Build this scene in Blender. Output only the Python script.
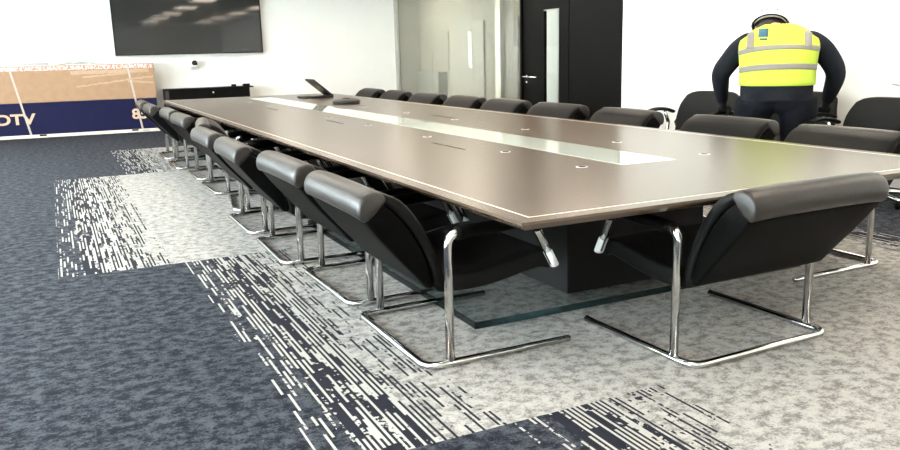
import bpy, bmesh, math, random
from mathutils import Vector, Matrix, Euler
PI = math.pi
S = bpy.context.scene
COL = S.collection
for o in list(bpy.data.objects):
    bpy.data.objects.remove(o)

# ------------------------------------------------------------------ camera
cam_data = bpy.data.cameras.new('camera')
cam = bpy.data.objects.new('camera', cam_data)
COL.objects.link(cam)
yaw, pitch, roll = .4528, .2128, -.0258
fw = Vector((math.sin(yaw)*math.cos(pitch), math.cos(yaw)*math.cos(pitch), -math.sin(pitch)))
rt = Vector((math.cos(yaw), -math.sin(yaw), 0))
up = rt.cross(fw)
r2 = rt*math.cos(roll) + up*math.sin(roll)
u2 = -rt*math.sin(roll) + up*math.cos(roll)
M = Matrix((r2, u2, -fw)).transposed().to_4x4()
M.translation = Vector((-1.5515, -2.5592, 1.384))
cam.matrix_world = M
cam_data.sensor_width = 36.0
cam_data.lens = 796.97/900*36
cam_data.clip_start = .05
S.camera = cam

# ------------------------------------------------------------------ world, light level
S.view_settings.view_transform = 'Standard'
S.view_settings.look = 'None'
S.view_settings.exposure = 1.4
S.view_settings.gamma = 1.0
S.view_settings.use_curve_mapping = False
W = bpy.data.worlds.new('world'); S.world = W
W.use_nodes = True
bg = W.node_tree.nodes['Background']
bg.inputs[0].default_value = (.84, .92, 1, 1)
bg.inputs[1].default_value = 13.0
PANEL_EMIT = 6.0

# ------------------------------------------------------------------ room dimensions
XL, XR, YB, YF, ZC = -5.6, 5.65, -6.0, 14.9, 2.95     # left wall, door wall, wall behind camera, screen wall, ceiling
TW, TL, TH = 2.83, 11.3, .74                          # table

# ------------------------------------------------------------------ materials
def mat(name, col, rough=.5, metal=0., spec=.5, emit=None, es=1., trans=0., ior=1.5, coat=0., noise=None, bump=None, nscale=20.):
    m = bpy.data.materials.new(name); m.use_nodes = True
    nt = m.node_tree; b = nt.nodes['Principled BSDF']
    b.inputs['Base Color'].default_value = (*col, 1)
    b.inputs['Roughness'].default_value = rough
    b.inputs['Metallic'].default_value = metal
    b.inputs['Specular IOR Level'].default_value = spec
    b.inputs['IOR'].default_value = ior
    b.inputs['Transmission Weight'].default_value = trans
    b.inputs['Coat Weight'].default_value = coat
    if emit:
        b.inputs['Emission Color'].default_value = (*emit, 1)
        b.inputs['Emission Strength'].default_value = es
    if noise or bump:
        tc = nt.nodes.new('ShaderNodeTexCoord')
        n = nt.nodes.new('ShaderNodeTexNoise'); n.inputs['Scale'].default_value = nscale; n.inputs['Detail'].default_value = 4
        nt.links.new(tc.outputs['Object'], n.inputs['Vector'])
        if noise:
            r = nt.nodes.new('ShaderNodeValToRGB')
            c = Vector(col)
            r.color_ramp.elements[0].position = .3; r.color_ramp.elements[1].position = .7
            r.color_ramp.elements[0].color = (*(c*(1-noise)), 1)
            r.color_ramp.elements[1].color = (*[min(1, v*(1+noise)) for v in col], 1)
            nt.links.new(n.outputs['Fac'], r.inputs[0]); nt.links.new(r.outputs[0], b.inputs['Base Color'])
        if bump:
            bp = nt.nodes.new('ShaderNodeBump'); bp.inputs['Strength'].default_value = bump; bp.inputs['Distance'].default_value = .01
            nt.links.new(n.outputs['Fac'], bp.inputs['Height']); nt.links.new(bp.outputs[0], b.inputs['Normal'])
    return m

MAT = {}
MAT['wall'] = mat('white_wall_paint', (.86, .85, .81), .6, noise=.01, nscale=3)
MAT['ceiling'] = mat('ceiling_tile', (.92, .91, .89), .8, noise=.02, nscale=40)
MAT['chrome'] = mat('polished_chrome', (.60, .60, .59), .10, 1.0, noise=.03, nscale=15)
MAT['satin'] = mat('satin_steel', (.62, .62, .61), .28, 1.0, noise=.03, nscale=30)
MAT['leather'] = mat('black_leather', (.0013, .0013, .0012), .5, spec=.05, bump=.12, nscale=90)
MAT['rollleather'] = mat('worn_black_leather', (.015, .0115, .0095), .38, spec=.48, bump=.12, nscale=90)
MAT['leather_inner'] = mat('black_leather_padding', (.003, .003, .003), .45, spec=.12, bump=.15, nscale=60)
MAT['blackplastic'] = mat('black_plastic', (.0030, .0029, .0026), .5, spec=.10, noise=.1, nscale=40)
MAT['plinth'] = mat('black_lacquer', (.003, .003, .003), .4, spec=.15, noise=.1, nscale=5)
MAT['door'] = mat('dark_door_laminate', (.0030, .0029, .0026), .5, spec=.10, noise=.15, nscale=6)
MAT['screen'] = mat('dark_screen_glass', (.010, .0095, .009), .05, spec=.6, noise=.05, nscale=2)
MAT['navy'] = mat('navy_print', (.0085, .0090, .040), .6, spec=.12, noise=.06, nscale=12)
MAT['cardboard'] = mat('cardboard', (.36, .215, .125), .75, noise=.07, nscale=9)
MAT['tantext'] = mat('cardboard_lettering', (.60, .42, .28), .7, noise=.04, nscale=9)
MAT['whiteplastic'] = mat('white_plastic', (.8, .8, .78), .35, noise=.02, nscale=20)
MAT['greyplastic'] = mat('grey_plastic', (.42, .42, .43), .4, noise=.05, nscale=30)
MAT['strap'] = mat('pale_strapping', (.50, .42, .36), .4, noise=.05, nscale=20)
MAT['film'] = mat('clear_tape', (.50, .35, .23), .25, spec=.6, bump=.6, nscale=14, noise=.08)
MAT['foam'] = mat('pale_foam', (.74, .66, .56), .8, noise=.05, nscale=15)
MAT['inlay'] = mat('pale_inlay', (.74, .66, .55), .35, noise=.05, nscale=30)
MAT['darkgrey'] = mat('charcoal_plastic', (.018, .018, .020), .5, spec=.15, noise=.1, nscale=30)
MAT['phonegrey'] = mat('smoked_grey_plastic', (.045, .041, .041), .45, spec=.25, noise=.1, nscale=30)
MAT['jacket'] = mat('navy_black_jacket_cloth', (.005, .0065, .011), .85, spec=.25, noise=.25, nscale=14, bump=.5)
MAT['trouser'] = mat('dark_trouser_cloth', (.0045, .006, .010), .9, spec=.2, noise=.25, nscale=12, bump=.4)
MAT['vest'] = mat('hi_vis_yellow_cloth', (.45, .58, .06), .7, spec=.2, noise=.05, nscale=7, bump=.35)
MAT['band'] = mat('silver_reflective_tape', (.20, .185, .165), .5, .1, noise=.05, nscale=25)
MAT['blue'] = mat('blue_print', (.012, .085, .14), .6, noise=.1, nscale=20)
MAT['glove'] = mat('black_knit_glove', (.014, .014, .015), .8, noise=.2, nscale=60, bump=.3)
MAT['skin'] = mat('skin', (.62, .34, .23), .5, noise=.06, nscale=20)
MAT['hair'] = mat('dark_hair', (.03, .022, .016), .6, noise=.2, nscale=60)
MAT['boot'] = mat('dark_boot_leather', (.03, .022, .016), .5, noise=.2, nscale=20)
MAT['helmet'] = mat('white_helmet_shell', (.84, .84, .82), .25, noise=.01, nscale=10)
MAT['lips'] = mat('lip_skin', (.48, .2, .16), .5, noise=.05, nscale=20)
MAT['eye'] = mat('eye_white', (.8, .8, .78), .2, noise=.02, nscale=20)
MAT['iris'] = mat('dark_iris', (.03, .02, .015), .2, noise=.02, nscale=20)
MAT['mesh_back'] = mat('dark_grey_chair_fabric', (.006, .0057, .0052), .6, spec=.2, noise=.15, nscale=80, bump=.2)
MAT['corridor'] = mat('corridor_paint', (.215, .20, .165), .7, noise=.03, nscale=3)
MAT['greydoor'] = mat('grey_corridor_door', (.17, .16, .14), .5, noise=.04, nscale=6)
MAT['greypanel'] = mat('grey_corridor_panel', (.11, .11, .10), .5, noise=.04, nscale=6)
MAT['frame'] = mat('grey_aluminium_frame', (.40, .39, .35), .4, .3, noise=.04, nscale=20)
MAT['matteblack'] = mat('matte_black', (.002, .002, .002), 1.0, spec=0.0, noise=.05)
MAT['ring'] = mat('bright_satin_ring', (.74, .74, .72), .45, .4, noise=.02)
MAT['led'] = mat('light_diffuser', (.9, .9, .9), .5, emit=(1, .86, .70), es=PANEL_EMIT)
MAT['ledc'] = mat('corridor_light_diffuser', (.9, .9, .9), .5, emit=(1, .97, .88), es=2.2)
MAT['slotlight'] = mat('lit_vision_slot', (.9, .9, .88), .3, emit=(1, .98, .93), es=.5)

def glassmat(name, col, rough=0., alpha_mix=0.):
    m = bpy.data.materials.new(name); m.use_nodes = True
    nt = m.node_tree; nt.nodes.clear()
    out = nt.nodes.new('ShaderNodeOutputMaterial')
    tr = nt.nodes.new('ShaderNodeBsdfTransparent'); tr.inputs[0].default_value = (*col, 1)
    gl = nt.nodes.new('ShaderNodeBsdfGlossy'); gl.inputs['Roughness'].default_value = rough
    fr = nt.nodes.new('ShaderNodeFresnel'); fr.inputs['IOR'].default_value = 1.5
    mx = nt.nodes.new('ShaderNodeMixShader')
    ge = nt.nodes.new('ShaderNodeNewGeometry'); iv = nt.nodes.new('ShaderNodeMath'); iv.operation = 'SUBTRACT'; iv.inputs[0].default_value = 1
    nt.links.new(ge.outputs['Backfacing'], iv.inputs[1]); ml = nt.nodes.new('ShaderNodeMath'); ml.operation = 'MULTIPLY'
    nt.links.new(fr.outputs[0], ml.inputs[0]); nt.links.new(iv.outputs[0], ml.inputs[1])
    nt.links.new(ml.outputs[0], mx.inputs[0]); nt.links.new(tr.outputs[0], mx.inputs[1]); nt.links.new(gl.outputs[0], mx.inputs[2])
    last = mx
    if alpha_mix:
        df = nt.nodes.new('ShaderNodeBsdfDiffuse'); df.inputs[0].default_value = (.62, .62, .57, 1)
        m2 = nt.nodes.new('ShaderNodeMixShader'); m2.inputs[0].default_value = alpha_mix
        nt.links.new(mx.outputs[0], m2.inputs[1]); nt.links.new(df.outputs[0], m2.inputs[2]); last = m2
    nt.links.new(last.outputs[0], out.inputs[0])
    return m
MAT['pane'] = glassmat('clear_pane', (.93, .96, .94))
MAT['partition'] = glassmat('partition_glass', (.66, .65, .57), .0, .14)
MAT['edgeglass'] = glassmat('teal_glass_edge', (.40, .54, .58))
MAT['baseglass'] = glassmat('thick_clear_glass', (.975, .995, 1.0))

def wood_mat():
    m = bpy.data.materials.new('dark_wood_veneer'); m.use_nodes = True
    nt = m.node_tree; b = nt.nodes['Principled BSDF']; L = nt.links
    tc = nt.nodes.new('ShaderNodeTexCoord'); mp = nt.nodes.new('ShaderNodeMapping')
    mp.inputs['Scale'].default_value = (2.2, 45, 10)
    n = nt.nodes.new('ShaderNodeTexNoise'); n.inputs['Scale'].default_value = 1.6; n.inputs['Detail'].default_value = 7; n.inputs['Roughness'].default_value = .65
    r = nt.nodes.new('ShaderNodeValToRGB')
    r.color_ramp.elements[0].position = .3; r.color_ramp.elements[0].color = (.085, .059, .041, 1)
    r.color_ramp.elements[1].position = .72; r.color_ramp.elements[1].color = (.135, .096, .067, 1)
    L.new(tc.outputs['Object'], mp.inputs[0]); L.new(mp.outputs[0], n.inputs['Vector']); L.new(n.outputs['Fac'], r.inputs[0])
    L.new(r.outputs[0], b.inputs['Base Color'])
    b.inputs['Roughness'].default_value = .27
    b.inputs['IOR'].default_value = 1.48
    bp = nt.nodes.new('ShaderNodeBump'); bp.inputs['Strength'].default_value = .008; bp.inputs['Distance'].default_value = .004
    L.new(n.outputs['Fac'], bp.inputs['Height']); L.new(bp.outputs[0], b.inputs['Normal'])
    return m
MAT['wood'] = wood_mat()
MAT['backglass'] = mat('white_backed_glass', (.60, .64, .58), .03, spec=.8, ior=1.6, noise=.01, nscale=2)

def carpet_mat():
    m = bpy.data.materials.new('carpet_tiles'); m.use_nodes = True
    nt = m.node_tree; L = nt.links; b = nt.nodes['Principled BSDF']
    b.inputs['Roughness'].default_value = .95; b.inputs['Specular IOR Level'].default_value = .12
    def N(t): return nt.nodes.new(t)
    def mth(op, a, c=None, d=None, clamp=False):
        n = N('ShaderNodeMath'); n.operation = op; n.use_clamp = clamp
        for i, v in enumerate((a, c, d)):
            if v is None: continue
            if isinstance(v, (int, float)): n.inputs[i].default_value = v
            else: L.new(v, n.inputs[i])
        return n.outputs[0]
    geo = N('ShaderNodeNewGeometry'); sep = N('ShaderNodeSeparateXYZ'); L.new(geo.outputs['Position'], sep.inputs[0])
    x, y = sep.outputs[0], sep.outputs[1]
    # left border of the pale field, stepping with the rows of tiles
    steps = [(-.13, -.13, -.86), (3.11, -.86, -1.66), (8.06, -1.66, -.84), (11.12, -.84, 2.0)]
    xb = -.13
    for yb, lo, hi in steps:
        g = mth('GREATER_THAN', y, yb)
        xb = mth('ADD', xb, mth('MULTIPLY', g, hi-lo))
    t1 = mth('DIVIDE', mth('SUBTRACT', x, xb), .72)
    t2 = mth('DIVIDE', mth('SUBTRACT', 3.85, x), .5)
    t = mth('MINIMUM', t1, t2)
    # dashes
    ci = mth('FLOOR', mth('DIVIDE', x, .0115))
    def wn(dim, *vals):
        w = N('ShaderNodeTexWhiteNoise'); w.noise_dimensions = dim
        if dim == '1D': L.new(vals[0], w.inputs['W'])
        else:
            c = N('ShaderNodeCombineXYZ'); L.new(vals[0], c.inputs[0]); L.new(vals[1], c.inputs[1]); L.new(c.outputs[0], w.inputs['Vector'])
        return w.outputs['Value']
    off = wn('1D', ci)
    par = mth('SUBTRACT', mth('MODULO', mth('ADD', ci, 400), 2.0), .5)
    cj = mth('FLOOR', mth('ADD', mth('DIVIDE', y, .18), mth('MULTIPLY', off, 7.3)))
    rnd = wn('2D', ci, cj)
    # blotches break the dashes up
    tc = N('ShaderNodeTexCoord')
    def noise(scale, detail, rough, sx=1., sy=1.):
        mp = N('ShaderNodeMapping'); mp.inputs['Scale'].default_value = (sx, sy, 1); L.new(geo.outputs['Position'], mp.inputs[0])
        n = N('ShaderNodeTexNoise'); n.inputs['Scale'].default_value = scale; n.inputs['Detail'].default_value = detail; n.inputs['Roughness'].default_value = rough
        L.new(mp.outputs[0], n.inputs['Vector']); return n.outputs['Fac']
    big = noise(7, 5, .75, 1.0, 1.0)
    fine = noise(60, 2, .6)
    cn = mth('ADD', mth('MULTIPLY', par, .42), mth('MULTIPLY', mth('SUBTRACT', wn('1D', mth('ADD', ci, 91.7)), .5), .35))
    tt = mth('ADD', mth('ADD', t, cn), mth('MULTIPLY', mth('SUBTRACT', big, .5), .8))
    tt = mth('ADD', tt, mth('MULTIPLY', mth('SUBTRACT', noise(34, 2, .5), .5), .8))
    dash = mth('GREATER_THAN', tt, rnd)
    inz = mth('MULTIPLY', mth('GREATER_THAN', t, .0), mth('LESS_THAN', t, 1.0))
    islight = mth('GREATER_THAN', t, .5)
    # mottles
    def ramp(fac, stops):
        r = N('ShaderNodeValToRGB'); L.new(fac, r.inputs[0])
        while len(r.color_ramp.elements) < len(stops): r.color_ramp.elements.new(.5)
        for e, (p, c) in zip(r.color_ramp.elements, stops): e.position = p; e.color = (*c, 1)
        return r.outputs[0]
    mot = mth('ADD', mth('MULTIPLY', noise(15, 6, .74, 1, 1.15), .8), mth('MULTIPLY', noise(95, 1, .5), .2))
    dark = ramp(mot, [(.42, (.009, .010, .0155)), (.475, (.019, .0215, .0295)), (.52, (.038, .0425, .053)), (.58, (.062, .068, .078))])
    light = ramp(mot, [(.40, (.17, .160, .152)), (.45, (.235, .222, .209)), (.50, (.34, .321, .301)), (.56, (.415, .393, .368))])
    ddark = (.015, .016, .024); dlight = (.39, .375, .35)
    def mixc(f, a, c):
        n = N('ShaderNodeMix'); n.data_type = 'RGBA'
        L.new(f, n.inputs[0])
        for i, v in ((6, a), (7, c)):
            if isinstance(v, tuple): n.inputs[i].default_value = (*v, 1)
            else: L.new(v, n.inputs[i])
        return n.outputs[2]
    # within the dash zone: dark dashes in navy, light dashes pale (blend back to mottle near both ends)
    dz = mixc(dash, ddark, dlight)
    base = mixc(islight, dark, light)
    edge = mth('ABSOLUTE', mth('SUBTRACT', t, .5))
    usedash = mth('MULTIPLY', inz, mth('LESS_THAN', mth('ABSOLUTE', mth('SUBTRACT', mth('GREATER_THAN', tt, .5), dash)), 2.0))
    plain_dark = mth('MULTIPLY', mth('LESS_THAN', t, .22), mth('SUBTRACT', 1.0, dash))
    plain_light = mth('MULTIPLY', mth('GREATER_THAN', t, .60), dash)
    keep = mth('SUBTRACT', usedash, mth('MULTIPLY', mth('ADD', plain_dark, plain_light), usedash), clamp=True)
    c = mixc(keep, base, dz)
    # yarn grain
    fg = ramp(noise(170, 2, .6), [(.3, (.80, .80, .80)), (.7, (1.12, 1.12, 1.12))])
    mul = N('ShaderNodeMix'); mul.data_type = 'RGBA'; mul.blend_type = 'MULTIPLY'; mul.inputs[0].default_value = 1
    L.new(c, mul.inputs[6]); L.new(fg, mul.inputs[7])
    L.new(mul.outputs[2], b.inputs['Base Color'])
    bp = N('ShaderNodeBump'); bp.inputs['Strength'].default_value = .25; bp.inputs['Distance'].default_value = .006
    L.new(fine, bp.inputs['Height']); L.new(bp.outputs[0], b.inputs['Normal'])
    return m
MAT['carpet'] = carpet_mat()

def tape_mat():
    m = bpy.data.materials.new('red_white_parcel_tape'); m.use_nodes = True
    nt = m.node_tree; L = nt.links; b = nt.nodes['Principled BSDF']; b.inputs['Roughness'].default_value = .3
    tc = nt.nodes.new('ShaderNodeTexCoord'); mp = nt.nodes.new('ShaderNodeMapping'); mp.inputs['Scale'].default_value = (14, 1, 9)
    n = nt.nodes.new('ShaderNodeTexNoise'); n.inputs['Scale'].default_value = 2.2; n.inputs['Detail'].default_value = 3
    r = nt.nodes.new('ShaderNodeValToRGB'); r.color_ramp.interpolation = 'CONSTANT'
    r.color_ramp.elements[0].color = (.80, .72, .66, 1); r.color_ramp.elements[1].position = .5; r.color_ramp.elements[1].color = (.66, .22, .17, 1)
    L.new(tc.outputs['Object'], mp.inputs[0]); L.new(mp.outputs[0], n.inputs['Vector']); L.new(n.outputs['Fac'], r.inputs[0]); L.new(r.outputs[0], b.inputs['Base Color'])
    return m
MAT['tape'] = tape_mat()

# ------------------------------------------------------------------ mesh helpers
def obj(name, bm, m, parent=None, smooth=False, loc=None, bevel=0., seg=2, subsurf=0):
    bmesh.ops.recalc_face_normals(bm, faces=bm.faces)
    me = bpy.data.meshes.new(name); bm.to_mesh(me); bm.free()
    o = bpy.data.objects.new(name, me); COL.objects.link(o)
    me.materials.append(MAT[m] if isinstance(m, str) else m)
    if smooth:
        for p in me.polygons: p.use_smooth = True
    if parent: o.parent = parent
    if loc: o.location = loc
    if bevel:
        b = o.modifiers.new('bevel', 'BEVEL'); b.width = bevel; b.segments = seg; b.limit_method = 'ANGLE'; b.angle_limit = math.radians(40)
    if subsurf:
        s = o.modifiers.new('subsurf', 'SUBSURF'); s.levels = subsurf; s.render_levels = subsurf
    return o
def tag(o, label=None, cat=None, group=None, kind=None):
    if label: o['label'] = label
    if cat: o['category'] = cat
    if group: o['group'] = group
    if kind: o['kind'] = kind
    return o
def thing(name, label, cat, loc=(0, 0, 0), rz=0., group=None):
    o = bpy.data.objects.new(name, None); COL.objects.link(o); o.empty_display_size = .1
    o.location = loc; o.rotation_euler = (0, 0, rz)
    return tag(o, label, cat, group)
def struct(name, bm, m, label=None, cat='room', **k):
    o = obj(name, bm, m, **k); o['kind'] = 'structure'
    return tag(o, label or name.replace('_', ' '), cat)
def children(o): return [c for c in bpy.data.objects if c.parent == o]
def dup(root, loc, rz, label):
    r = root.copy(); COL.objects.link(r); r.location = loc; r.rotation_euler = (0, 0, rz); r['label'] = label
    for ch in children(root):
        c = ch.copy(); COL.objects.link(c); c.parent = r
        for g in children(ch):
            d = g.copy(); COL.objects.link(d); d.parent = c
    return r

def box(bm, x0, x1, y0, y1, z0, z1):
    v = [bm.verts.new(p) for p in ((x0,y0,z0),(x1,y0,z0),(x1,y1,z0),(x0,y1,z0),(x0,y0,z1),(x1,y0,z1),(x1,y1,z1),(x0,y1,z1))]
    for f in ((0,3,2,1),(4,5,6,7),(0,1,5,4),(1,2,6,5),(2,3,7,6),(3,0,4,7)): bm.faces.new([v[i] for i in f])
    return v
def B(*a):
    bm = bmesh.new(); box(bm, *a); return bm
def fillet(pts, r, n=6):
    """polyline with rounded corners; r a number or one per inner point"""
    pts = [Vector(p) for p in pts]; out = [pts[0]]
    for i in range(1, len(pts)-1):
        a, p, c = pts[i-1], pts[i], pts[i+1]
        rr = r[i-1] if isinstance(r, (list, tuple)) else r
        d1 = (a-p).normalized(); d2 = (c-p).normalized()
        ang = d1.angle(d2); cut = min(rr/math.tan(ang/2), (a-p).length*.49, (c-p).length*.49)
        p0 = p + d1*cut; p1 = p + d2*cut
        for k in range(n+1):
            s = k/n; out.append(p0*(1-s)**2 + p*2*s*(1-s) + p1*s*s)
    out.append(pts[-1]); return out
def tube(bm, pts, r, n=12, cap=True, r2=None, upv=None):
    """sweep an ellipse (r across, r2 along upv) along pts; r may be a list"""
    pts = [Vector(p) for p in pts]; rings = []; N = len(pts)
    prev = Vector(upv) if upv else None
    for i, p in enumerate(pts):
        t = (pts[min(i+1, N-1)] - pts[max(i-1, 0)]).normalized()
        if prev is None:
            prev = Vector((0, 0, 1)) if abs(t.z) < .9 else Vector((1, 0, 0))
        u = (prev - t*prev.dot(t)); u = u.normalized() if u.length > 1e-6 else t.orthogonal().normalized()
        w = t.cross(u); prev = u
        ra = r[i] if isinstance(r, (list, tuple)) else r
        rb = (r2[i] if isinstance(r2, (list, tuple)) else r2) if r2 else ra
        rings.append([bm.verts.new(p + w*(math.cos(2*PI*k/n)*ra) + u*(math.sin(2*PI*k/n)*rb)) for k in range(n)])
    for a, c in zip(rings, rings[1:]):
        for k in range(n): bm.faces.new((a[k], a[(k+1) % n], c[(k+1) % n], c[k]))
    if cap: bm.faces.new(rings[0][::-1]); bm.faces.new(rings[-1])
    return rings
def TB(pts, r, **k):
    bm = bmesh.new(); tube(bm, pts, r, **k); return bm
def lathe(bm, prof, n=24, c=(0, 0, 0), ax='z'):
    rings = []
    for (r, h) in prof:
        ring = []
        for k in range(n):
            a = 2*PI*k/n; q = (r*math.cos(a), r*math.sin(a), h)
            if ax == 'y': q = (q[0], q[2], q[1])
            if ax == 'x': q = (q[2], q[0], q[1])
            ring.append(bm.verts.new(Vector(q)+Vector(c)))
        rings.append(ring)
    for a, b in zip(rings, rings[1:]):
        for k in range(n): bm.faces.new((a[k], a[(k+1) % n], b[(k+1) % n], b[k]))
    bm.faces.new(rings[0][::-1]); bm.faces.new(rings[-1])
def extrude_profile(bm, prof, x0, x1, nx=1, crown=None):
    """closed (y,z) profile swept along x; crown(s) scales nothing but shifts (dy,dz)"""
    rings = []
    for i in range(nx+1):
        s = i/nx; x = x0+(x1-x0)*s
        d = crown(s) if crown else (0, 0)
        rings.append([bm.verts.new((x, y+d[0], z+d[1])) for y, z in prof])
    n = len(prof)
    for a, c in zip(rings, rings[1:]):
        for k in range(n): bm.faces.new((a[k], a[(k+1) % n], c[(k+1) % n], c[k]))
    bm.faces.new(rings[0][::-1]); bm.faces.new(rings[-1])
def smooth_curve(pts, n=4):
    """Catmull-Rom through 2-D or 3-D points"""
    P = [Vector(p) for p in pts]; P = [P[0]*2-P[1]] + P + [P[-1]*2-P[-2]]; out = []
    for i in range(1, len(P)-2):
        p0, p1, p2, p3 = P[i-1:i+3]
        for k in range(n):
            t = k/n
            out.append(.5*((2*p1)+(p2-p0)*t+(2*p0-5*p1+4*p2-p3)*t*t+(3*p1-p0-3*p2+p3)*t**3))
    out.append(P[-2]); return out
def ribbon_profile(center, th):
    """closed outline of a curve with thickness (2-D)"""
    P = [Vector((p[0], p[1])) for p in center]; L_, R_ = [], []
    for i, p in enumerate(P):
        t = (P[min(i+1, len(P)-1)]-P[max(i-1, 0)]).normalized(); nrm = Vector((-t.y, t.x))
        h = th[i]/2 if isinstance(th, (list, tuple)) else th/2
        L_.append(p+nrm*h); R_.append(p-nrm*h)
    t0 = (P[0]-P[1]).normalized(); t1 = (P[-1]-P[-2]).normalized()
    h0 = th[0]/2 if isinstance(th, (list, tuple)) else th/2; h1 = th[-1]/2 if isinstance(th, (list, tuple)) else th/2
    return [*(tuple(v) for v in L_), tuple(P[-1]+t1*h1*.75), *(tuple(v) for v in R_[::-1]), tuple(P[0]+t0*h0*.75)]
def ellipsoid(bm, c, r, rot=None, u=20, v=12):
    m = Matrix.Translation(Vector(c)) @ (rot.to_matrix().to_4x4() if rot else Matrix.Identity(4)) @ Matrix.Diagonal((*r, 1))
    bmesh.ops.create_uvsphere(bm, u_segments=u, v_segments=v, radius=1, matrix=m)

# ------------------------------------------------------------------ setting
struct('floor', B(XL-.2, 9.0, YB-.2, YF+3.0, -.06, 0), 'carpet', 'carpet tile floor, dark blue grey round a pale mottled field', 'floor')
struct('ceiling', B(XL-.2, 9.0, YB-.2, YF+3.0, ZC, ZC+.06), 'ceiling', 'white ceiling', 'ceiling')
struct('wall_front', B(XL-.2, XR+.12, YF, YF+.12, 0, ZC), 'wall', 'white wall behind the large screen', 'wall')
struct('wall_back', B(XL-.2, 9.0, YB-.12, YB, 0, ZC), 'wall', 'white wall behind the camera', 'wall')
# right wall: solid from the wall behind the camera to the dark door, then glass
DY0, DY1, DYM = 6.6, 9.32, 7.93
bmw = bmesh.new(); box(bmw, XR, XR+.12, YB, DY0, 0, ZC)
struct('wall_right', bmw, 'wall', 'white wall to the right of the dark door', 'wall')
# left wall with window openings
WIN = [(-3.6, -.6), (.6, 3.6), (4.8, 7.8), (9.0, 12.0)]
bml = bmesh.new(); yy = YB
for a, b_ in WIN:
    box(bml, XL-.12, XL, yy, a, 0, ZC); box(bml, XL-.12, XL, a, b_, 0, .25); box(bml, XL-.12, XL, a, b_, 2.6, ZC); yy = b_
box(bml, XL-.12, XL, yy, YF, 0, ZC)
struct('wall_left', bml, 'wall', 'white wall with windows left of the camera', 'wall')
for i, (a, b_) in enumerate(WIN):
    bm = bmesh.new()
    box(bm, XL-.10, XL-.02, a, b_, .25, .31); box(bm, XL-.10, XL-.02, a, b_, 2.54, 2.6)
    for yv in (a, (a+b_)/2-.03, b_-.06): box(bm, XL-.10, XL-.02, yv, yv+.06, .31, 2.54)
    w = struct('window_%d' % (i+1), bm, 'frame', 'grey framed window in the left wall', 'window')
    obj('pane', B(XL-.065, XL-.055, a+.06, b_-.06, .31, 2.54), 'pane', w)
# baseboards
struct('baseboard_front', B(XL, XR, YF-.015, YF, 0, .1), 'whiteplastic', 'white skirting under the screen wall', 'baseboard')
struct('baseboard_right', B(XR-.015, XR, YB, DY0, 0, .1), 'whiteplastic', 'white skirting along the door wall', 'baseboard')

# dark door: leaf with vision slot + fixed leaf
bm = bmesh.new()
VY0, VY1, VZ0, VZ1 = 8.20, 8.63, .35, 2.02
box(bm, XR+.02, XR+.07, DYM+.01, VY0, .01, 2.9); box(bm, XR+.02, XR+.07, VY1, DY1-.05, .01, 2.9)
box(bm, XR+.02, XR+.07, VY0, VY1, .01, VZ0); box(bm, XR+.02, XR+.07, VY0, VY1, VZ1, 2.9)
d1 = struct('door_1', bm, 'door', 'dark door leaf with tall narrow vision pane and lever handle', 'door')
obj('vision_pane', B(XR+.04, XR+.05, VY0, VY1, VZ0, VZ1), 'pane', d1)
bm = bmesh.new(); box(bm, XR+.015, XR+.075, VY0, VY0+.03, VZ0, VZ1); box(bm, XR+.015, XR+.075, VY0+.03, VY1, VZ0, VZ0+.02); box(bm, XR+.015, XR+.075, VY0+.03, VY1, VZ1-.02, VZ1)
obj('vision_frame', bm, 'satin', d1)
h = obj('door_handle', TB(fillet([(XR+.02, 9.17, .955), (XR-.06, 9.17, .955), (XR-.06, 8.74, .955)], .02), .013), 'chrome', d1, True)
bm = bmesh.new(); lathe(bm, [(.035, -.012), (.035, .0)], 20, (XR+.02, 9.17, .955), 'x'); obj('rose', bm, 'chrome', h, True)
bm = bmesh.new(); lathe(bm, [(.03, -.014), (.03, .0)], 20, (XR+.02, 9.17, .86), 'x'); obj('escutcheon', bm, 'chrome', d1, True)
struct('door_2', B(XR+.02, XR+.07, DY0+.03, DYM-.01, .01, 2.9), 'door', 'plain dark fixed door leaf right of the handle leaf', 'door')
bm = bmesh.new()
box(bm, XR-.02, XR+.12, DY1-.05, DY1, 0, ZC); box(bm, XR-.02, XR+.12, DY0, DY0+.04, 0, ZC); box(bm, XR-.02, XR+.12, DY0+.04, DY1-.05, 2.9, ZC)
struct('trim_1', bm, 'door', 'dark door frame', 'door frame')
# glass partition from the door to the screen wall
gp = bmesh.new()
box(gp, XR, XR+.08, YF-.16, YF, 0, ZC); box(gp, XR, XR+.08, DY1, YF-.16, 0, .08); box(gp, XR, XR+.08, DY1, YF-.16, ZC-.06, ZC)
g = struct('window_5', gp, 'frame', 'grey framed glass partition beside the dark door', 'window')
for a, b_ in ((DY1+.005, 11.1), (11.115, 12.95), (12.965, YF-.165)):
    obj('pane', B(XR+.035, XR+.047, a, b_, .08, ZC-.06), 'partition', g)
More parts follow.
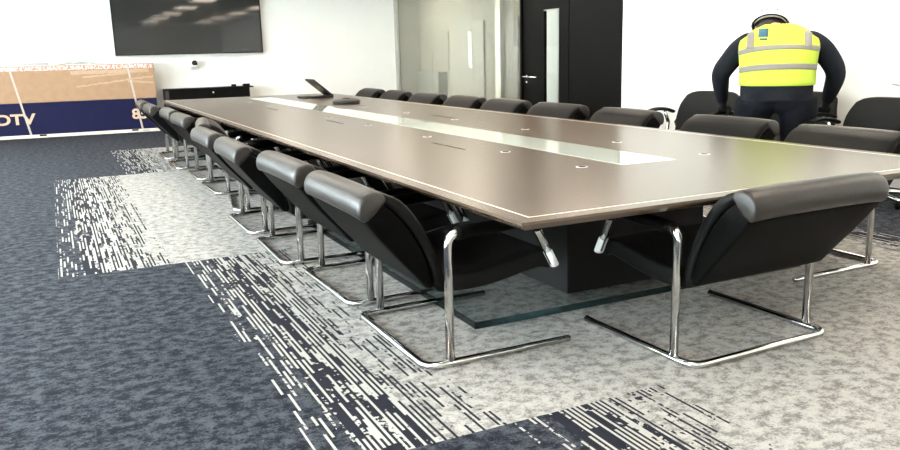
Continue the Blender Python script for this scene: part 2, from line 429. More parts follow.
# corridor beyond
CX = 7.6
struct('wall_corridor', B(CX, CX+.1, YB, YF+3, 0, ZC), 'corridor', 'pale corridor wall seen through the glass', 'wall')
struct('wall_corridor_end', B(XR+.12, CX, YF+2.9, YF+3, 0, ZC), 'corridor', 'end of the corridor beyond the glass', 'wall')
bm = bmesh.new(); box(bm, CX-.04, CX, 14.15, 15.5, 0, 2.1)
d3 = struct('door_3', bm, 'greydoor', 'grey corridor door with bright narrow slot', 'door')
obj('vision_slot', B(CX-.05, CX-.04, 14.74, 14.87, 1.03, 1.86), 'slotlight', d3)
bm = bmesh.new(); lathe(bm, [(.03, -.03), (.03, 0)], 16, (CX-.04, 14.78, .5), 'x'); obj('door_knob', bm, 'satin', d3, True)
struct('trim_2', B(CX-.05, CX, 12.6, 13.08, .3, 2.12), 'greypanel', 'dark grey panel on the corridor wall', 'panel')
struct('trim_3', B(CX-.12, CX, 13.22, 13.45, 0, ZC), 'frame', 'pale pilaster on the corridor wall', 'pilaster')
struct('trim_6', B(CX-.02, CX, 9.6, 12.35, 0, ZC), 'wall', 'added white wall section brightening the vision pane of the dark door', 'wall')  # whiter patch added to the corridor wall so the vision pane looks bright
bm = bmesh.new()
for k in range(22): box(bm, CX-.05, CX-.03, 16.0, 17.5, .95+.045*k, .975+.045*k)
struct('trim_4', bm, 'corridor', 'slatted blind in the corridor', 'blind')
struct('trim_5', B(CX-.25, CX, 16.2, 17.5, 0, .9), 'greypanel', 'low grey cupboard in the corridor', 'cupboard')

# ------------------------------------------------------------------ ceiling lights
bm0 = bmesh.new()
for k, (px, py) in enumerate([(x_, y_) for y_ in (-3.6, -.4, 2.8, 6.0, 9.2, 12.4) for x_ in (-3.4, -.4, 2.4, 4.6)]):
    t = thing('ceiling_light', 'rectangular LED light panel set in the white ceiling', 'ceiling light', (px, py, ZC), 0, 'ceiling lights')
    bm = bmesh.new()
    box(bm, -.34, .34, -.64, -.60, -.025, 0); box(bm, -.34, .34, .60, .64, -.025, 0); box(bm, -.34, -.30, -.6, .6, -.025, 0); box(bm, .30, .34, -.6, .6, -.025, 0)
    obj('light_frame', bm, 'whiteplastic', t)
    obj('diffuser', B(-.30, .30, -.6, .6, -.015, -.005), 'led', t)
for py in (8.0, 10.2, 12.4, 14.6, 16.8):
    t = thing('ceiling_light', 'LED light panel set in the corridor ceiling', 'ceiling light', (6.6, py, ZC), 0, 'corridor lights')
    obj('light_frame', B(-.34, .34, -.64, .64, -.01, 0), 'whiteplastic', t)
    obj('diffuser', B(-.30, .30, -.6, .6, -.025, -.01), 'ledc', t)

# ------------------------------------------------------------------ table
table = thing('boardroom_table', 'long dark wood boardroom table with white glass strip down its middle', 'table', (0, 0, 0))
bm = bmesh.new()
# top slab with an underside chamfer
rings = []
for z, ins in ((TH, 0.0), (TH-.012, 0.0), (TH-.04, .035)):
    rings.append([bm.verts.new(p) for p in ((ins, ins, z), (TW-ins, ins, z), (TW-ins, TL-ins, z), (ins, TL-ins, z))])
for a, c in zip(rings, rings[1:]):
    for k in range(4): bm.faces.new((a[k], a[(k+1) % 4], c[(k+1) % 4], c[k]))
bm.faces.new(rings[0]); bm.faces.new(rings[-1][::-1])
obj('tabletop', bm, 'wood', table)
i0, i1 = .075, .083
bm = bmesh.new(); z0, z1 = TH-.004, TH+.0008
box(bm, i0, TW-i0, i0, i1, z0, z1); box(bm, i0, TW-i0, TL-i1, TL-i0, z0, z1); box(bm, i0, i1, i1, TL-i1, z0, z1); box(bm, TW-i1, TW-i0, i1, TL-i1, z0, z1)
obj('inlay_line', bm, 'inlay', table)
obj('glass_strip', B(1.29, 1.67, 1.02, 10.6, TH-.004, TH+.0015), 'backglass', table)
for gx in (1.06, 1.965):
    for gy in (1.1, 1.95, 3.18, 4.5, 5.7, 7.02, 8.3, 9.5):
        bm = bmesh.new(); prof = [(.023, .0), (.034, .0), (.034, .0020), (.023, .0022)]
        n = 24; R_ = [[bm.verts.new((gx+r*math.cos(2*PI*k/n), gy+r*math.sin(2*PI*k/n), TH+h_)) for k in range(n)] for r, h_ in prof]
        for a in range(4):
            for k in range(n): bm.faces.new((R_[a][k], R_[a][(k+1) % n], R_[(a+1) % 4][(k+1) % n], R_[(a+1) % 4][k]))
        gr = obj('cable_grommet', bm, 'ring', table, True)
        bm = bmesh.new(); lathe(bm, [(.0235, 0), (.0235, .0024)], 24, (gx, gy, TH)); obj('grommet_well', bm, 'matteblack', gr)
for sx, sy in ((.91, 2.5), (.93, 5.1), (.93, 7.6), (2.04, 4.95), (2.04, 7.5)):
    obj('cable_flap', B(sx-.005, sx+.005, sy-.26, sy+.26, TH-.002, TH+.0012), 'matteblack', table)
for y0, y1 in ((1.03, 3.7), (4.3, 7.0), (7.6, 10.27)):
    obj('plinth', B(.92, TW-.92, y0, y1, .036, TH-.04), 'plinth', table, bevel=.006)
    gb = obj('glass_base', B(.25, TW-.25, y0-.16, y1+.16, .0005, .036), 'baseglass', table)
    bm = bmesh.new(); e = .006; xa, xb_, ya, yb_ = .25, TW-.25, y0-.16, y1+.16
    box(bm, xa-e, xb_+e, ya-e, ya-.0005, .0005, .036); box(bm, xa-e, xb_+e, yb_+.0005, yb_+e, .0005, .036); box(bm, xa-e, xa-.0005, ya, yb_, .0005, .036); box(bm, xb_+.0005, xb_+e, ya, yb_, .0005, .036)
    obj('polished_edge', bm, 'edgeglass', gb)
obj('bounce_panel', B(.35, TW-.35, .35, TL-.35, TH-.05, TH-.0405), 'whiteplastic', table)  # unseen white reflector, added to bounce light onto the carpet under the table

# ------------------------------------------------------------------ meeting chair (forward +Y, legs at y=0)
HW = .43
def make_chair():
    t = thing('cantilever_chair', '', 'chair', (0, 0, 0), 0, 'meeting chairs round the long table')
    r = .019
    obj('base_frame', TB(fillet([(-HW, .64, r), (-HW, -.12, r), (HW, -.12, r), (HW, .64, r)], .075, 7), r, n=12, r2=.017), 'chrome', t, True)
    for s in (-1, 1):
        p = fillet([(s*HW, 0, r), (s*HW, 0, .61), (s*HW, .44, .62), (s*(HW-.01), .555, .41)], [.06, .05], 6)
        lg = obj('leg', TB(p, .022, n=12, r2=.017), 'chrome', t, True)
        obj('end_cap', TB([(s*(HW-.0075), .522, .468), (s*(HW-.011), .562, .395)], .026, n=12, r2=.02), 'whiteplastic', lg, True)
        obj('armrest', TB(smooth_curve([(s*HW, .045, .610), (s*HW, .10, .616), (s*HW, .25, .622), (s*HW, .36, .626), (s*HW, .44, .618), (s*HW, .468, .59)], 3), .036, n=12, r2=.031), 'leather', t, True)
    bw = HW-.028
    # back: straight rear shell, bulging front cushion, roll folded over the top edge
    RS = smooth_curve([(-.085, .365), (-.155, .45), (-.235, .54), (-.31, .63), (-.362, .70)], 3)
    SM = smooth_curve([(-.050, .372), (-.085, .50), (-.15, .63), (-.23, .73), (-.33, .80)], 3)
    FR = smooth_curve([(-.012, .375), (-.012, .44), (-.045, .54), (-.105, .665), (-.195, .775), (-.30, .822)], 3)
    sh = bmesh.new(); extrude_profile(sh, [(p.x, p.y) for p in RS] + [(p.x-.003, p.y) for p in SM[::-1]], -bw, bw, 8)
    b = obj('backrest', sh, 'leather', t, True, bevel=.014, seg=3)
    cu = bmesh.new(); extrude_profile(cu, [(p.x+.003, p.y) for p in SM] + [(p.x, p.y) for p in FR[::-1]], -bw+.002, bw-.002, 8)
    obj('back_cushion', cu, 'leather_inner', b, True, bevel=.018, seg=3)
    ro = bmesh.new()
    pr_ = smooth_curve([(-.26, .795), (-.29, .826), (-.335, .830), (-.375, .808), (-.392, .768), (-.388, .728), (-.365, .708), (-.33, .725), (-.295, .76)], 3)
    extrude_profile(ro, [(p.x, p.y) for p in pr_], -bw-.006, bw+.006, 10, lambda s: (0, -.008*(2*s-1)**4))
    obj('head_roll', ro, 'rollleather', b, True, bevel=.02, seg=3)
    # seat
    c = smooth_curve([(-.03, .385), (.12, .375), (.28, .39), (.44, .42), (.52, .425), (.565, .405)], 3)
    se = bmesh.new(); extrude_profile(se, ribbon_profile([(p.x, p.y) for p in c], .085), -bw+.005, bw-.005, 8)
    s_ = obj('seat', se, 'leather_inner', t, True, bevel=.02, seg=3)
    return t
ch0 = make_chair()
first = [True]
def place_chair(x, y, rz, label):
    if first[0]:
        ch0.location = (x, y, 0); ch0.rotation_euler = (0, 0, rz); ch0['label'] = label; first[0] = False; return ch0
    return dup(ch0, (x, y, 0), rz, label)
ORD = ['nearest', 'second', 'third', 'fourth', 'fifth', 'sixth', 'seventh', 'eighth', 'farthest']
LEFT = [(-.085, .915, .0), (-.08, 1.96, .02), (-.155, 3.05, -.02), (-.15, 4.13, .0), (-.0, 5.17, -.14), (-.04, 6.24, .02), (-.03, 7.36, .0), (-.11, 8.5, .0), (-.10, 9.7, -.02)]
for k, (x, y, a) in enumerate(LEFT):
    place_chair(x, y, -PI/2+a, 'black leather chair with chrome frame, %s along the left side of the table' % ORD[k])
RIGHT = [(TW+.07, 1.06, 0), (TW+.15, 2.19, .02), (TW+.14, 3.47, -.02), (TW+.15, 4.62, .02), (TW+.15, 5.72, .01), (TW+.15, 6.78, 0), (TW+.15, 7.94, .02), (TW+.15, 9.12, -.02), (TW+.15, 10.24, .0)]
for k, (x, y, a) in enumerate(RIGHT):
    place_chair(x, y, PI/2+a, 'black leather chair with rolled top, %s along the right side of the table' % ORD[k])
place_chair(1.24, .045, .02, 'black leather chair with chrome frame alone at the near end of the table')

# ------------------------------------------------------------------ laptop and conference phone on the table
lp = thing('laptop', 'black laptop with half closed lid on the far end of the table', 'laptop', (2.40, 9.62, TH), 0)
obj('laptop_base', B(-.46, .0, 0, .46, .004, .026), 'darkgrey', lp, bevel=.006)
obj('keyboard', B(-.40, -.12, .05, .41, .0255, .028), 'blackplastic', lp)
bm = B(-.012, .012, .0, .46, 0, .40)
lid = obj('laptop_lid', bm, 'darkgrey', lp, bevel=.004); lid.location = (-.005, 0, .03); lid.rotation_euler = (0, -math.radians(50), 0)
obj('laptop_screen', B(-.0135, -.012, .025, .435, .03, .385), 'screen', lid)
obj('hinge', TB([(0, .05, .026), (0, .41, .026)], .012), 'blackplastic', lp, True)
ph = thing('conference_phone', 'low dark conference phone lying on the table beside the glass strip', 'phone', (2.04, 7.97, TH), .2)
bm = bmesh.new(); rings = []
for z, s in ((.0, .86), (.018, 1.0), (.045, .94), (.062, .72), (.068, .3)):
    rg = []
    for k in range(36):
        a = 2*PI*k/36; rr = .19*s*(1+.10*math.cos(3*a))
        rg.append(bm.verts.new((rr*math.cos(a), rr*math.sin(a), z)))
    rings.append(rg)
for a, c in zip(rings, rings[1:]):
    for k in range(36): bm.faces.new((a[k], a[(k+1) % 36], c[(k+1) % 36], c[k]))
bm.faces.new(rings[0][::-1]); bm.faces.new(rings[-1])
obj('phone_body', bm, 'phonegrey', ph, True)
bm = bmesh.new(); lathe(bm, [(.055, .064), (.055, .073), (.045, .075)], 24); obj('speaker_grille', bm, 'blackplastic', ph, True)

# ------------------------------------------------------------------ screen wall: television, camera, media cabinet, boxes
tv = thing('television', 'large black wall mounted flat screen television', 'television', (1.11, YF-.012, 1.48))
tw = 1.465; tz = 1.30
obj('casing', B(-tw, tw, -.085, -.03, 0, tz), 'blackplastic', tv, bevel=.006)
obj('display', B(-tw+.022, tw-.022, -.0875, -.084, .03, tz-.02), 'screen', tv)
obj('bottom_trim', B(-tw, tw, -.092, -.03, -.012, .008), 'satin', tv)
obj('wall_bracket', B(-.5, .5, -.03, 0, .3, 1.0), 'blackplastic', tv)
vc = thing('video_camera', 'small black and white conference camera on a wall bracket under the television', 'camera', (1.15, YF, 1.21))
obj('bracket', B(-.075, .075, -.13, 0, 0, .018), 'greyplastic', vc, bevel=.004)
bm = bmesh.new(); lathe(bm, [(.045, .018), (.045, .05), (.03, .055)], 20, (0, -.07, 0)); obj('camera_base', bm, 'whiteplastic', vc, True)
bm = bmesh.new(); ellipsoid(bm, (0, -.07, .10), (.062, .06, .055)); head = obj('camera_head', bm, 'blackplastic', vc, True)
bm = bmesh.new(); lathe(bm, [(.03, -.022), (.03, .0), (.024, .0)], 20, (0, -.12, .10), 'y'); obj('lens', bm, 'screen', head, True)
bm = bmesh.new(); ellipsoid(bm, (.05, -.085, .115), (.028, .04, .04)); obj('camera_cheek', bm, 'whiteplastic', head, True)
cb = thing('media_cabinet', 'low black media cabinet against the screen wall behind the table', 'cabinet', (1.33, YF-.025, 0))
obj('cabinet_body', B(-.86, .82, -.42, 0, .05, .785), 'blackplastic', cb, bevel=.004)
obj('cabinet_top', B(-.86, .90, -.45, 0, .785, .81), 'blackplastic', cb, bevel=.003)
obj('end_panel', B(-.862, -.80, -.424, -.42, .06, .78), 'phonegrey', cb)
for k in range(2):
    dd = obj('cabinet_door', B(-.79+.805*k, .005+.805*k, -.432, -.42, .07, .775), 'blackplastic', cb, bevel=.002)
    if k == 0: bm = bmesh.new(); lathe(bm, [(.016, -.01), (.016, 0)], 16, (.07, -.432, .715), 'y'); obj('badge', bm, 'whiteplastic', dd, True)
obj('feet', B(-.82, .78, -.38, -.04, 0, .05), 'blackplastic', cb)
tag(obj('control_unit', B(-.045, .045, -.04, .04, 0, .045), 'blackplastic', loc=(1.86, YF-.28, .81), bevel=.008), 'small black unit on the cabinet top, left of two', 'electronics', 'units on the media cabinet')
tag(obj('control_unit', B(-.07, .07, -.05, .05, 0, .05), 'blackplastic', loc=(2.12, YF-.28, .81), bevel=.01), 'wider small black unit on the right end of the cabinet top', 'electronics', 'units on the media cabinet')

bxr = -.045
bx = thing('television_box', 'long brown and navy cardboard television carton standing against the wall', 'box', (.29, 14.40, 0), bxr)
BL, BD, BH = 3.5, .22, 1.335
bm = B(-BL, 0, 0, BD, .66, BH); obj('carton_upper', bm, 'cardboard', bx, bevel=.008)
obj('carton_lower', B(-BL+.003, -.003, .003, BD-.003, .06, .66), 'navy', bx, bevel=.004)
obj('bottom_tray', B(-BL-.005, .005, -.01, BD+.01, .0, .062), 'foam', bx, bevel=.006)
for fx in (-.46, -2.1): obj('tray_slot', B(fx-.06, fx+.06, -.0115, -.009, .03, .06), 'blackplastic', bx)
obj('tray_label', B(-.32, -.18, -.0115, -.009, .016, .044), 'greyplastic', bx)
obj('parcel_tape', B(-BL, -.02, -.003, 0, BH-.085, BH-.012), 'tape', bx)
def strap(xt, xb_):
    bm = bmesh.new()
    v = [bm.verts.new(p) for p in ((xt-.018, -.004, BH), (xt+.018, -.004, BH), (xb_+.018, -.004, .06), (xb_-.018, -.004, .06))]
    bm.faces.new(v); e = bmesh.ops.extrude_face_region(bm, geom=bm.faces[:]); bmesh.ops.translate(bm, vec=(0, -.004, 0), verts=[q for q in e['geom'] if isinstance(q, bmesh.types.BMVert)])
    box(bm, xt-.018, xt+.018, -.004, BD, BH, BH+.004)
    obj('strap', bm, 'strap', bx)
strap(-.49, -.32); strap(-2.53, -2.30)
# clear tape strips wrinkled over the right half
for (xa, za, xb_, zb, h_) in ((-1.42, .93, -.03, 1.08, .03), (-1.5, 1.19, -.1, 1.20, .07), (-1.3, 1.10, -.5, 1.16, .03), (-.5, 1.0, -.02, .96, .035)):
    bm = bmesh.new(); random.seed(int(xa*100)); top, bot = [], []
    for k in range(25):
        s = k/24; xx = xa+(xb_-xa)*s; zz = za+(zb-za)*s+random.uniform(-.008, .008)
        top.append(bm.verts.new((xx, -.002-random.uniform(0, .008), zz+h_/2+random.uniform(-.008, .008)))); bot.append(bm.verts.new((xx, -.002-random.uniform(0, .005), zz-h_/2)))
    for k in range(24): bm.faces.new((top[k], top[k+1], bot[k+1], bot[k]))
    o = obj('clear_tape', bm, 'film', bx); s = o.modifiers.new('solid', 'SOLIDIFY'); s.thickness = .0015
def text(body, size, m, parent, loc, rot, name='lettering', ext=.002):
    cu = bpy.data.curves.new('txt', 'FONT'); cu.body = body; cu.size = size; cu.extrude = ext; cu.offset = .008; cu.align_x = 'LEFT'
    to = bpy.data.objects.new('txt', cu); COL.objects.link(to)
    bpy.context.view_layer.update()
    me = bpy.data.meshes.new_from_object(to.evaluated_get(bpy.context.evaluated_depsgraph_get()))
    bpy.data.objects.remove(to)
    o = bpy.data.objects.new(name, me); COL.objects.link(o); me.materials.clear(); me.materials.append(MAT[m])
    o.parent = parent; o.location = loc; o.rotation_euler = rot
    return o
text('DTV', .27, 'tantext', bx, (-2.86, -.001, .27), (PI/2, 0, 0)).scale = (1.25, 1, 1)
text('85', .27, 'tantext', bx, (-.49, -.001, .27), (PI/2, 0, 0)).scale = (1.1, 1, 1)
# grey packing piece and crumpled film lying on the carton
pk = bmesh.new(); extrude_profile(pk, [(.02, 0), (.2, 0), (.2, .03), (.14, .045), (.04, .035)], -.45, .45, 4)
o = obj('packing_strip', pk, 'greyplastic', loc=(-2.02, 14.49, BH+.005), bevel=.005); o.rotation_euler = (0, 0, bxr)
tag(o, 'flat grey packing strip lying on top of the television carton', 'packing')
random.seed(5); bm = bmesh.new(); g_ = []
for i in range(18):
    row = []
    for j in range(6):
        row.append(bm.verts.new((-.45+.9*i/17, .02+.17*j/5, .006+random.uniform(0, .05)*math.sin(PI*i/17))))
    g_.append(row)
for i in range(17):
    for j in range(5): bm.faces.new((g_[i][j], g_[i+1][j], g_[i+1][j+1], g_[i][j+1]))
o = obj('plastic_film', bm, 'greyplastic', loc=(-1.05, 14.45, BH+.004)); o.rotation_euler = (0, 0, bxr)
o.data.materials.clear(); o.data.materials.append(MAT['pane']); s = o.modifiers.new('solid', 'SOLIDIFY'); s.thickness = .002
tag(o, 'crumpled clear plastic film lying on top of the television carton', 'packing')

# ------------------------------------------------------------------ wall fittings on the right wall
sw = thing('wall_control', 'small white and grey control plate on the wall right of the dark door', 'switch', (XR, 6.27, 1.60))
obj('back_plate', B(-.012, 0, -.11, .11, -.045, .10), 'whiteplastic', sw, bevel=.003)
obj('display_window', B(-.0145, -.012, -.07, .06, .03, .075), 'greyplastic', sw)
obj('side_strip', B(-.0145, -.012, .075, .11, -.04, .095), 'greyplastic', sw)
wk = thing('wall_hook', 'thin pale wall fitting at the right edge of the white wall', 'wall fitting', (XR, 2.12, .94))
obj('hook_plate', B(-.01, 0, -.05, .05, -.05, .05), 'whiteplastic', wk, bevel=.003)
obj('hook_arm', TB([(-.01, 0, 0), (-.10, .1, .02), (-.12, .3, .05)], .008), 'greyplastic', wk, True)

# ------------------------------------------------------------------ office chairs by the right wall (forward +Y before turning)
def make_office():
    t = thing('office_chair', '', 'chair', (0, 0, 0), 0, 'office chairs by the right wall')
    hw = .41
    c = smooth_curve([(-.18, .46), (-.21, .55), (-.235, .66), (-.26, .78), (-.31, .885)], 3)
    bm = bmesh.new(); prof = ribbon_profile([(p.x, p.y) for p in c], .05); n = len(prof); rings = []
    NX = 14
    for i in range(NX+1):
        s = 2*i/NX-1; x = hw*s; rg = []
        curve = .07*s*s
        for (y, z) in prof:
            w = max(0, (z-.60)/.30)
            xx = x*(1-.16*w*w-.05*(1 if z < .55 else 0))
            zz = z - .045*w*abs(s)**6
            rg.append(bm.verts.new((xx, y+curve, zz)))
        rings.append(rg)
    for a, b in zip(rings, rings[1:]):
        for k in range(n): bm.faces.new((a[k], a[(k+1) % n], b[(k+1) % n], b[k]))
    bm.faces.new(rings[0][::-1]); bm.faces.new(rings[-1])
    obj('backrest', bm, 'mesh_back', t, True, bevel=.015, seg=3)
    bm = bmesh.new(); extrude_profile(bm, ribbon_profile([(p.x, p.y) for p in smooth_curve([(-.2, .43), (0, .43), (.22, .44), (.32, .41)], 3)], .08), -hw+.04, hw-.04, 6)
    obj('seat', bm, 'mesh_back', t, True, bevel=.025, seg=3)
    for s in (-1, 1):
        a = obj('armrest', TB(smooth_curve([(s*(hw+.02), -.10, .67), (s*(hw+.03), .0, .70), (s*(hw+.03), .16, .71), (s*(hw+.02), .31, .685)], 4), .042, n=12, r2=.020), 'blackplastic', t, True)
        obj('arm_bracket', TB(fillet([(s*(hw-.1), -.02, .40), (s*(hw+.03), -.02, .42), (s*(hw+.03), -.04, .56), (s*(hw+.03), .03, .69)], .04), .020, n=10), 'chrome', a, True)
    bm = bmesh.new(); tube(bm, [(0, -.1, .4), (0, -.24, .42), (0, -.245, .60)], .025); obj('back_bracket', bm, 'blackplastic', t, True)
    bm = bmesh.new(); lathe(bm, [(.03, .08), (.03, .24), (.02, .24), (.02, .39)], 16); obj('gas_lift', bm, 'chrome', t, True)
    for k in range(5):
        a = 2*PI*k/5+.3; d = Vector((math.cos(a), math.sin(a), 0))
        lg = obj('base_arm', TB([d*.02+Vector((0, 0, .10)), d*.2+Vector((0, 0, .09)), d*.38+Vector((0, 0, .07))], [.026, .022, .016], n=10), 'chrome', t, True)
        bm = bmesh.new(); q = d*.38
        for e in (-.018, .018):
            w = Vector((-d.y, d.x, 0)); tube(bm, [q+w*(e-.01)+Vector((0, 0, .03)), q+w*(e+.01)+Vector((0, 0, .03))], .03, n=16)
        tube(bm, [q+Vector((0, 0, .03)), q+Vector((0, 0, .075))], .008, n=8)
        obj('caster', bm, 'blackplastic', lg, True)
    return t
oc = make_office()
oc.location = (4.70, 4.08, 0); oc.rotation_euler = (0, 0, PI/2+.12); oc['label'] = 'black office chair at the left hand of the person in the yellow vest'
dup(oc, (5.20, 3.29, 0), PI/2+.05, 'black office chair mostly hidden behind the legs of the person in the yellow vest')
dup(oc, (4.82, 2.05, 0), PI/2+.05, 'black office chair right of the person, at the edge of the picture')

# ------------------------------------------------------------------ person (local: x right, y forward, z up)
pr = thing('person', 'person in white helmet, yellow hi-vis vest and dark clothes bending over office chairs', 'person', (4.44, 2.80, 0), -.83); pr.scale = (.88, .95, 1)
TOR = [(.86, -.05, .33, .22), (.93, -.03, .345, .225), (1.03, .0, .345, .22), (1.15, .05, .345, .22), (1.27, .11, .36, .22), (1.37, .18, .372, .21), (1.43, .24, .365, .19), (1.485, .29, .30, .165), (1.53, .33, .20, .13), (1.56, .36, .11, .10)]
def tor(v, a, infl=0.):
    """torso surface: v 0..1 up, a angle (0 = right side, -pi/2 = back)"""
    f = v*(len(TOR)-1); i = min(int(f), len(TOR)-2); s = f-i
    z, yc, hw, hd = [TOR[i][k]*(1-s)+TOR[i+1][k]*s for k in range(4)]
    e = 2/2.5; c, sn = math.cos(a), math.sin(a)
    return Vector(((hw+infl)*math.copysign(abs(c)**e, c), yc+(hd+infl)*math.copysign(abs(sn)**e, sn), z+infl*.5*max(0, (v-.75)*4)))
def vz(z):
    for i in range(len(TOR)-1):
        if TOR[i][0] <= z <= TOR[i+1][0]: return (i+(z-TOR[i][0])/(TOR[i+1][0]-TOR[i][0]))/(len(TOR)-1)
    return 1.
def patch(bm, v0, v1, a0, a1, infl, nv=8, na=16, closed=False, vf=None):
    g = []
    for i in range(nv+1):
        row = []
        for j in range(na+(0 if closed else 1)):
            a = a0+(a1-a0)*j/na; v = v0+(v1-v0)*i/nv
            if vf: v += vf(a)
            row.append(bm.verts.new(tor(v, a, infl)))
        g.append(row)
    m = len(g[0])
    for i in range(nv):
        for j in range(na): bm.faces.new((g[i][j], g[i][(j+1) % m], g[i+1][(j+1) % m], g[i+1][j]))
    return g
def blob(name, parts, m, parent, vox=.014, sm=6):
    """overlapping closed shapes fused into one continuous skin"""
    bm = bmesh.new()
    for f in parts: f(bm)
    o = obj(name, bm, m, parent, True)
    r = o.modifiers.new('remesh', 'REMESH'); r.mode = 'VOXEL'; r.voxel_size = vox; r.use_smooth_shade = True
    s = o.modifiers.new('smooth', 'SMOOTH'); s.iterations = sm; s.factor = .5
    return o
def limb(pts, rads, n=16, k=4):
    P = smooth_curve(pts, k); R_ = [v.x for v in smooth_curve([(r, 0) for r in rads], k)]
    return lambda bm: tube(bm, P, R_, n=n)
def torso_part(v0, v1, infl):
    def f(bm):
        g = patch(bm, v0, v1, 0, 2*PI, infl, 14, 28, True); bm.faces.new(g[0][::-1]); bm.faces.new(g[-1])
    return f
HEAD = Vector((-.095, .49, 1.545)); HR = Euler((-.66, .05, .08))
def hp(x, y, z): return HEAD + HR.to_matrix() @ Vector((x*1.2, y, z))
armL = [(-.22, .24, 1.42), (-.29, .24, 1.395), (-.40, .26, 1.33), (-.50, .26, 1.22), (-.57, .28, 1.12), (-.575, .41, 1.00), (-.56, .545, .85)]
armR = [(.23, .24, 1.42), (.30, .24, 1.395), (.42, .26, 1.33), (.52, .26, 1.22), (.575, .28, 1.11), (.565, .41, .99), (.53, .545, .85)]
legL = [(-.20, -.03, .88), (-.225, .0, .70), (-.22, .05, .48), (-.225, .02, .28), (-.23, -.02, .10)]
legR = [(.20, -.03, .88), (.225, .0, .70), (.20, .05, .48), (.205, .02, .28), (.21, -.02, .10)]
def hand(wr, s, k=1.):
    """palm and five curled fingers; s = side, k = thickness factor"""
    w = Vector(wr); parts = []
    c = w + Vector((0, .050, -.040))
    parts.append(lambda bm: ellipsoid(bm, c, (.062*k, .066, .028*k), Euler((-.5, 0, 0))))
    parts.append(limb([w+Vector((0, -.02, .02)), w+Vector((0, .02, -.012)), c], [.046*k, .043*k, .030*k], 14, 3))
    for i, ln in enumerate((.9, 1.06, 1.0, .80)):
        x = (.046-.0305*i)*-s
        a = w + Vector((x, .088, -.062)); b_ = a + Vector((x*.08, .040*ln, -.018*ln)); d = b_ + Vector((0, .014*ln, -.038*ln)); e = d + Vector((0, -.008, -.026*ln))
        parts.append(limb([a+Vector((0, -.03, .014)), a, b_, d, e], [.0145*k, .0145*k, .0138*k, .0125*k, .0095*k], 10, 3))
    tb = w + Vector((-s*.048, .030, -.030))
    parts.append(limb([tb, tb+Vector((-s*.026, .024, -.014)), tb+Vector((-s*.032, .048, -.036)), tb+Vector((-s*.024, .060, -.058))], [.019*k, .0175*k, .015*k, .011*k], 10, 3))
    return parts
# body
headparts = [lambda bm: ellipsoid(bm, hp(0, 0, .01), (.14, .125, .13), HR), lambda bm: ellipsoid(bm, hp(0, .035, -.075), (.104, .085, .075), HR),
             lambda bm: tube(bm, [(-.02, .33, 1.50), tuple(HEAD+Vector((.01, -.07, -.03))), tuple(HEAD)], [.085, .078, .075], n=16),
             lambda bm: ellipsoid(bm, hp(0, .135, -.03), (.020, .030, .034), HR), lambda bm: ellipsoid(bm, hp(0, .112, -.128), (.036, .024, .020), HR),
             lambda bm: ellipsoid(bm, hp(.0, .118, .03), (.075, .018, .014), HR)]
for s in (-1, 1): headparts.append(lambda bm, s=s: ellipsoid(bm, hp(s*.122, -.005, -.03), (.014, .028, .040), HR))
slim = lambda R_: [r*.72 for r in R_]
AR = [.07, .112, .112, .105, .10, .088, .066]
LR = [.205, .185, .135, .115, .095]
body = blob('body', headparts + [torso_part(vz(.96), 1, -.03), limb(armL+[(-.555, .575, .80)], slim(AR)+[.045]), limb(armR+[(.52, .575, .80)], slim(AR)+[.045]), limb(legL, slim(LR)), limb(legR, slim(LR)),
            lambda bm: ellipsoid(bm, (-.11, -.05, .90), (.17, .15, .12)), lambda bm: ellipsoid(bm, (.11, -.05, .90), (.17, .15, .12))] + hand((-.555, .575, .805), -1, .5) + hand((.52, .575, .805), 1, .5), 'skin', pr, .010, 3)
for s in (-1, 1):
    bm = bmesh.new(); ellipsoid(bm, hp(s*.045, .108, .0), (.018, .014, .012), HR); e = obj('eye', bm, 'eye', body, True)
bm = bmesh.new(); ellipsoid(bm, hp(0, .122, -.088), (.034, .012, .010), HR); obj('mouth', bm, 'lips', body, True)
# hair at the nape
bm = bmesh.new(); ellipsoid(bm, hp(0, -.03, -.005), (.148, .112, .115), HR); obj('hair', bm, 'hair', pr, True)
blob('jacket', [torso_part(.02, .93, .012), limb(armL, AR), limb(armR, AR)], 'jacket', pr, .014, 6)
blob('trousers', [limb(legL, LR), limb(legR, LR), lambda bm: ellipsoid(bm, (-.12, -.06, .90), (.225, .205, .16)), lambda bm: ellipsoid(bm, (.12, -.06, .90), (.225, .205, .16)), lambda bm: ellipsoid(bm, (0, -.05, .94), (.28, .205, .13))], 'trouser', pr, .014, 5)
for s, lg in ((-1, legL), (1, legR)):
    fx = lg[-1][0]
    blob('boot', [lambda bm: tube(bm, [(fx, -.03, .02), (fx, -.03, .20)], [.085, .085], n=16), lambda bm: ellipsoid(bm, (fx, .06, .055), (.075, .17, .055)), lambda bm: box(bm, fx-.07, fx+.07, -.11, .20, 0, .03)], 'boot', pr, .012, 3)
blob('glove', hand((-.555, .575, .805), -1, 1.0) + [limb([(-.562, .51, .885), armL[-1], (-.555, .575, .805)], [.060, .058, .046])], 'glove', pr, .0055, 1)
blob('glove', hand((.52, .575, .805), 1, 1.0) + [limb([(.538, .51, .885), armR[-1], (.52, .575, .805)], [.060, .058, .046])], 'glove', pr, .0055, 1)
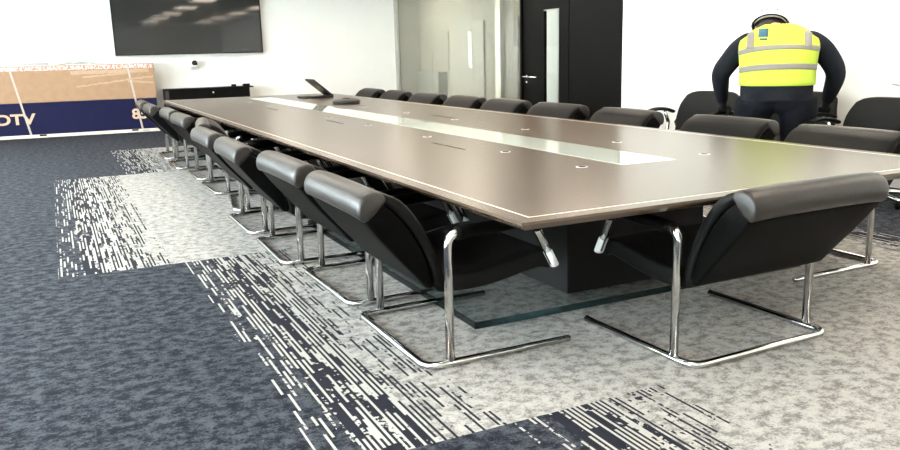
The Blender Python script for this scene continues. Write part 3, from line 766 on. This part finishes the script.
# vest with reflective tape
bm = bmesh.new(); patch(bm, vz(1.02), .985, 0, 2*PI, .030, 24, 48, True)
vest = obj('hi_vis_vest', bm, 'vest', pr, True); s = vest.modifiers.new('solid', 'SOLIDIFY'); s.thickness = .008
def bandobj(fn, m='band', name='reflective_tape'):
    bm = bmesh.new(); fn(bm); o = obj(name, bm, m, vest, True); s = o.modifiers.new('solid', 'SOLIDIFY'); s.thickness = .004; s.offset = 1; return o
bandobj(lambda bm: patch(bm, vz(1.140), vz(1.190), 0, 2*PI, .034, 3, 48, True, lambda a: .008*math.cos(a)+.022*math.sin(a)**2))
bandobj(lambda bm: patch(bm, vz(1.30), vz(1.345), 0, 2*PI, .034, 3, 48, True, lambda a: .012*math.cos(a)+.045*math.sin(a)**2))
def brace(bm, x0, side, w=.07, z0=1.35, z1=1.495):
    g = []
    for i in range(9):
        z = z0+(z1-z0)*i/8; v = vz(z); f = v*(len(TOR)-1); j = int(f); hw = TOR[j][2]*(1-f+j)+TOR[j+1][2]*(f-j)+.034
        row = []
        for x in (x0, x0+w/2, x0+w):
            a = math.acos(max(-1, min(1, math.copysign(min(1, abs(x)/hw)**1.25, x))))
            row.append(bm.verts.new(tor(v, side*a, .034)))
        g.append(row)
    for r0, r1 in zip(g, g[1:]):
        for k in range(2): bm.faces.new((r0[k], r0[k+1], r1[k+1], r1[k]))
for x0 in (-.315, .245):
    for sd in (-1, 1): bandobj(lambda bm: brace(bm, x0, sd))
bandobj(lambda bm: brace(bm, -.205, -1, .095, 1.455, 1.52), 'blue', 'emblem')
bandobj(lambda bm: brace(bm, -.19, -1, .075, 1.425, 1.438), 'blue', 'emblem_bar')
# helmet
def helm_shell(bm, rx, ry, rz, z0, n=32, m=10):
    rings = []
    for i in range(m):
        f = (i/m)*PI/2
        rings.append([bm.verts.new(hp(rx*math.cos(f)*math.cos(2*PI*k/n), ry*math.cos(f)*math.sin(2*PI*k/n)-.005, z0+rz*math.sin(f))) for k in range(n)])
    for a, b_ in zip(rings, rings[1:]):
        for k in range(n): bm.faces.new((a[k], a[(k+1) % n], b_[(k+1) % n], b_[k]))
    tp = bm.verts.new(hp(0, -.005, z0+rz))
    for k in range(n): bm.faces.new((rings[-1][k], rings[-1][(k+1) % n], tp))
bm = bmesh.new(); helm_shell(bm, .165, .175, .135, .022)
hel = obj('helmet', bm, 'helmet', pr, True); s = hel.modifiers.new('solid', 'SOLIDIFY'); s.thickness = .006
bm = bmesh.new()
pk_ = []
for k in range(13):
    a = PI*.14+PI*.72*k/12
    pk_.append((hp(.163*math.cos(a), .173*math.sin(a), .024), hp(.166*math.cos(a), .173*math.sin(a)+.04*math.sin(a), .012)))
vs = [(bm.verts.new(p), bm.verts.new(q)) for p, q in pk_]
for a, b_ in zip(vs, vs[1:]): bm.faces.new((a[0], b_[0], b_[1], a[1]))
o = obj('peak', bm, 'helmet', hel, True); s = o.modifiers.new('solid', 'SOLIDIFY'); s.thickness = .005
bm = bmesh.new(); helm_shell(bm, .152, .162, .12, .018); o = obj('liner', bm, 'blackplastic', hel, True); s = o.modifiers.new('solid', 'SOLIDIFY'); s.thickness = .004
bm = bmesh.new(); tube(bm, [hp(.138*math.cos(a), .150*math.sin(a)-.01, -.005) for a in [2*PI*k/32 for k in range(33)]], .005, n=8, r2=.022, upv=HR.to_matrix() @ Vector((0, 0, 1)), cap=False); obj('head_band', bm, 'blackplastic', hel, True)
bm = bmesh.new(); tube(bm, [hp(.145*math.cos(a), .157*math.sin(a)-.01, .0) for a in [PI+.25+(PI-.5)*k/16 for k in range(17)]], .004, n=8, r2=.009, upv=HR.to_matrix() @ Vector((0, 0, 1))); obj('rear_strap', bm, 'band', hel, True)
for a in (-.9, -1.25, -1.9, -2.25):
    bm = bmesh.new(); f = .62; ellipsoid(bm, hp(.165*math.cos(f)*math.cos(a), .175*math.cos(f)*math.sin(a)-.005, .022+.135*math.sin(f)), (.012, .012, .010), HR, 10, 6); obj('vent', bm, 'blackplastic', hel, True)
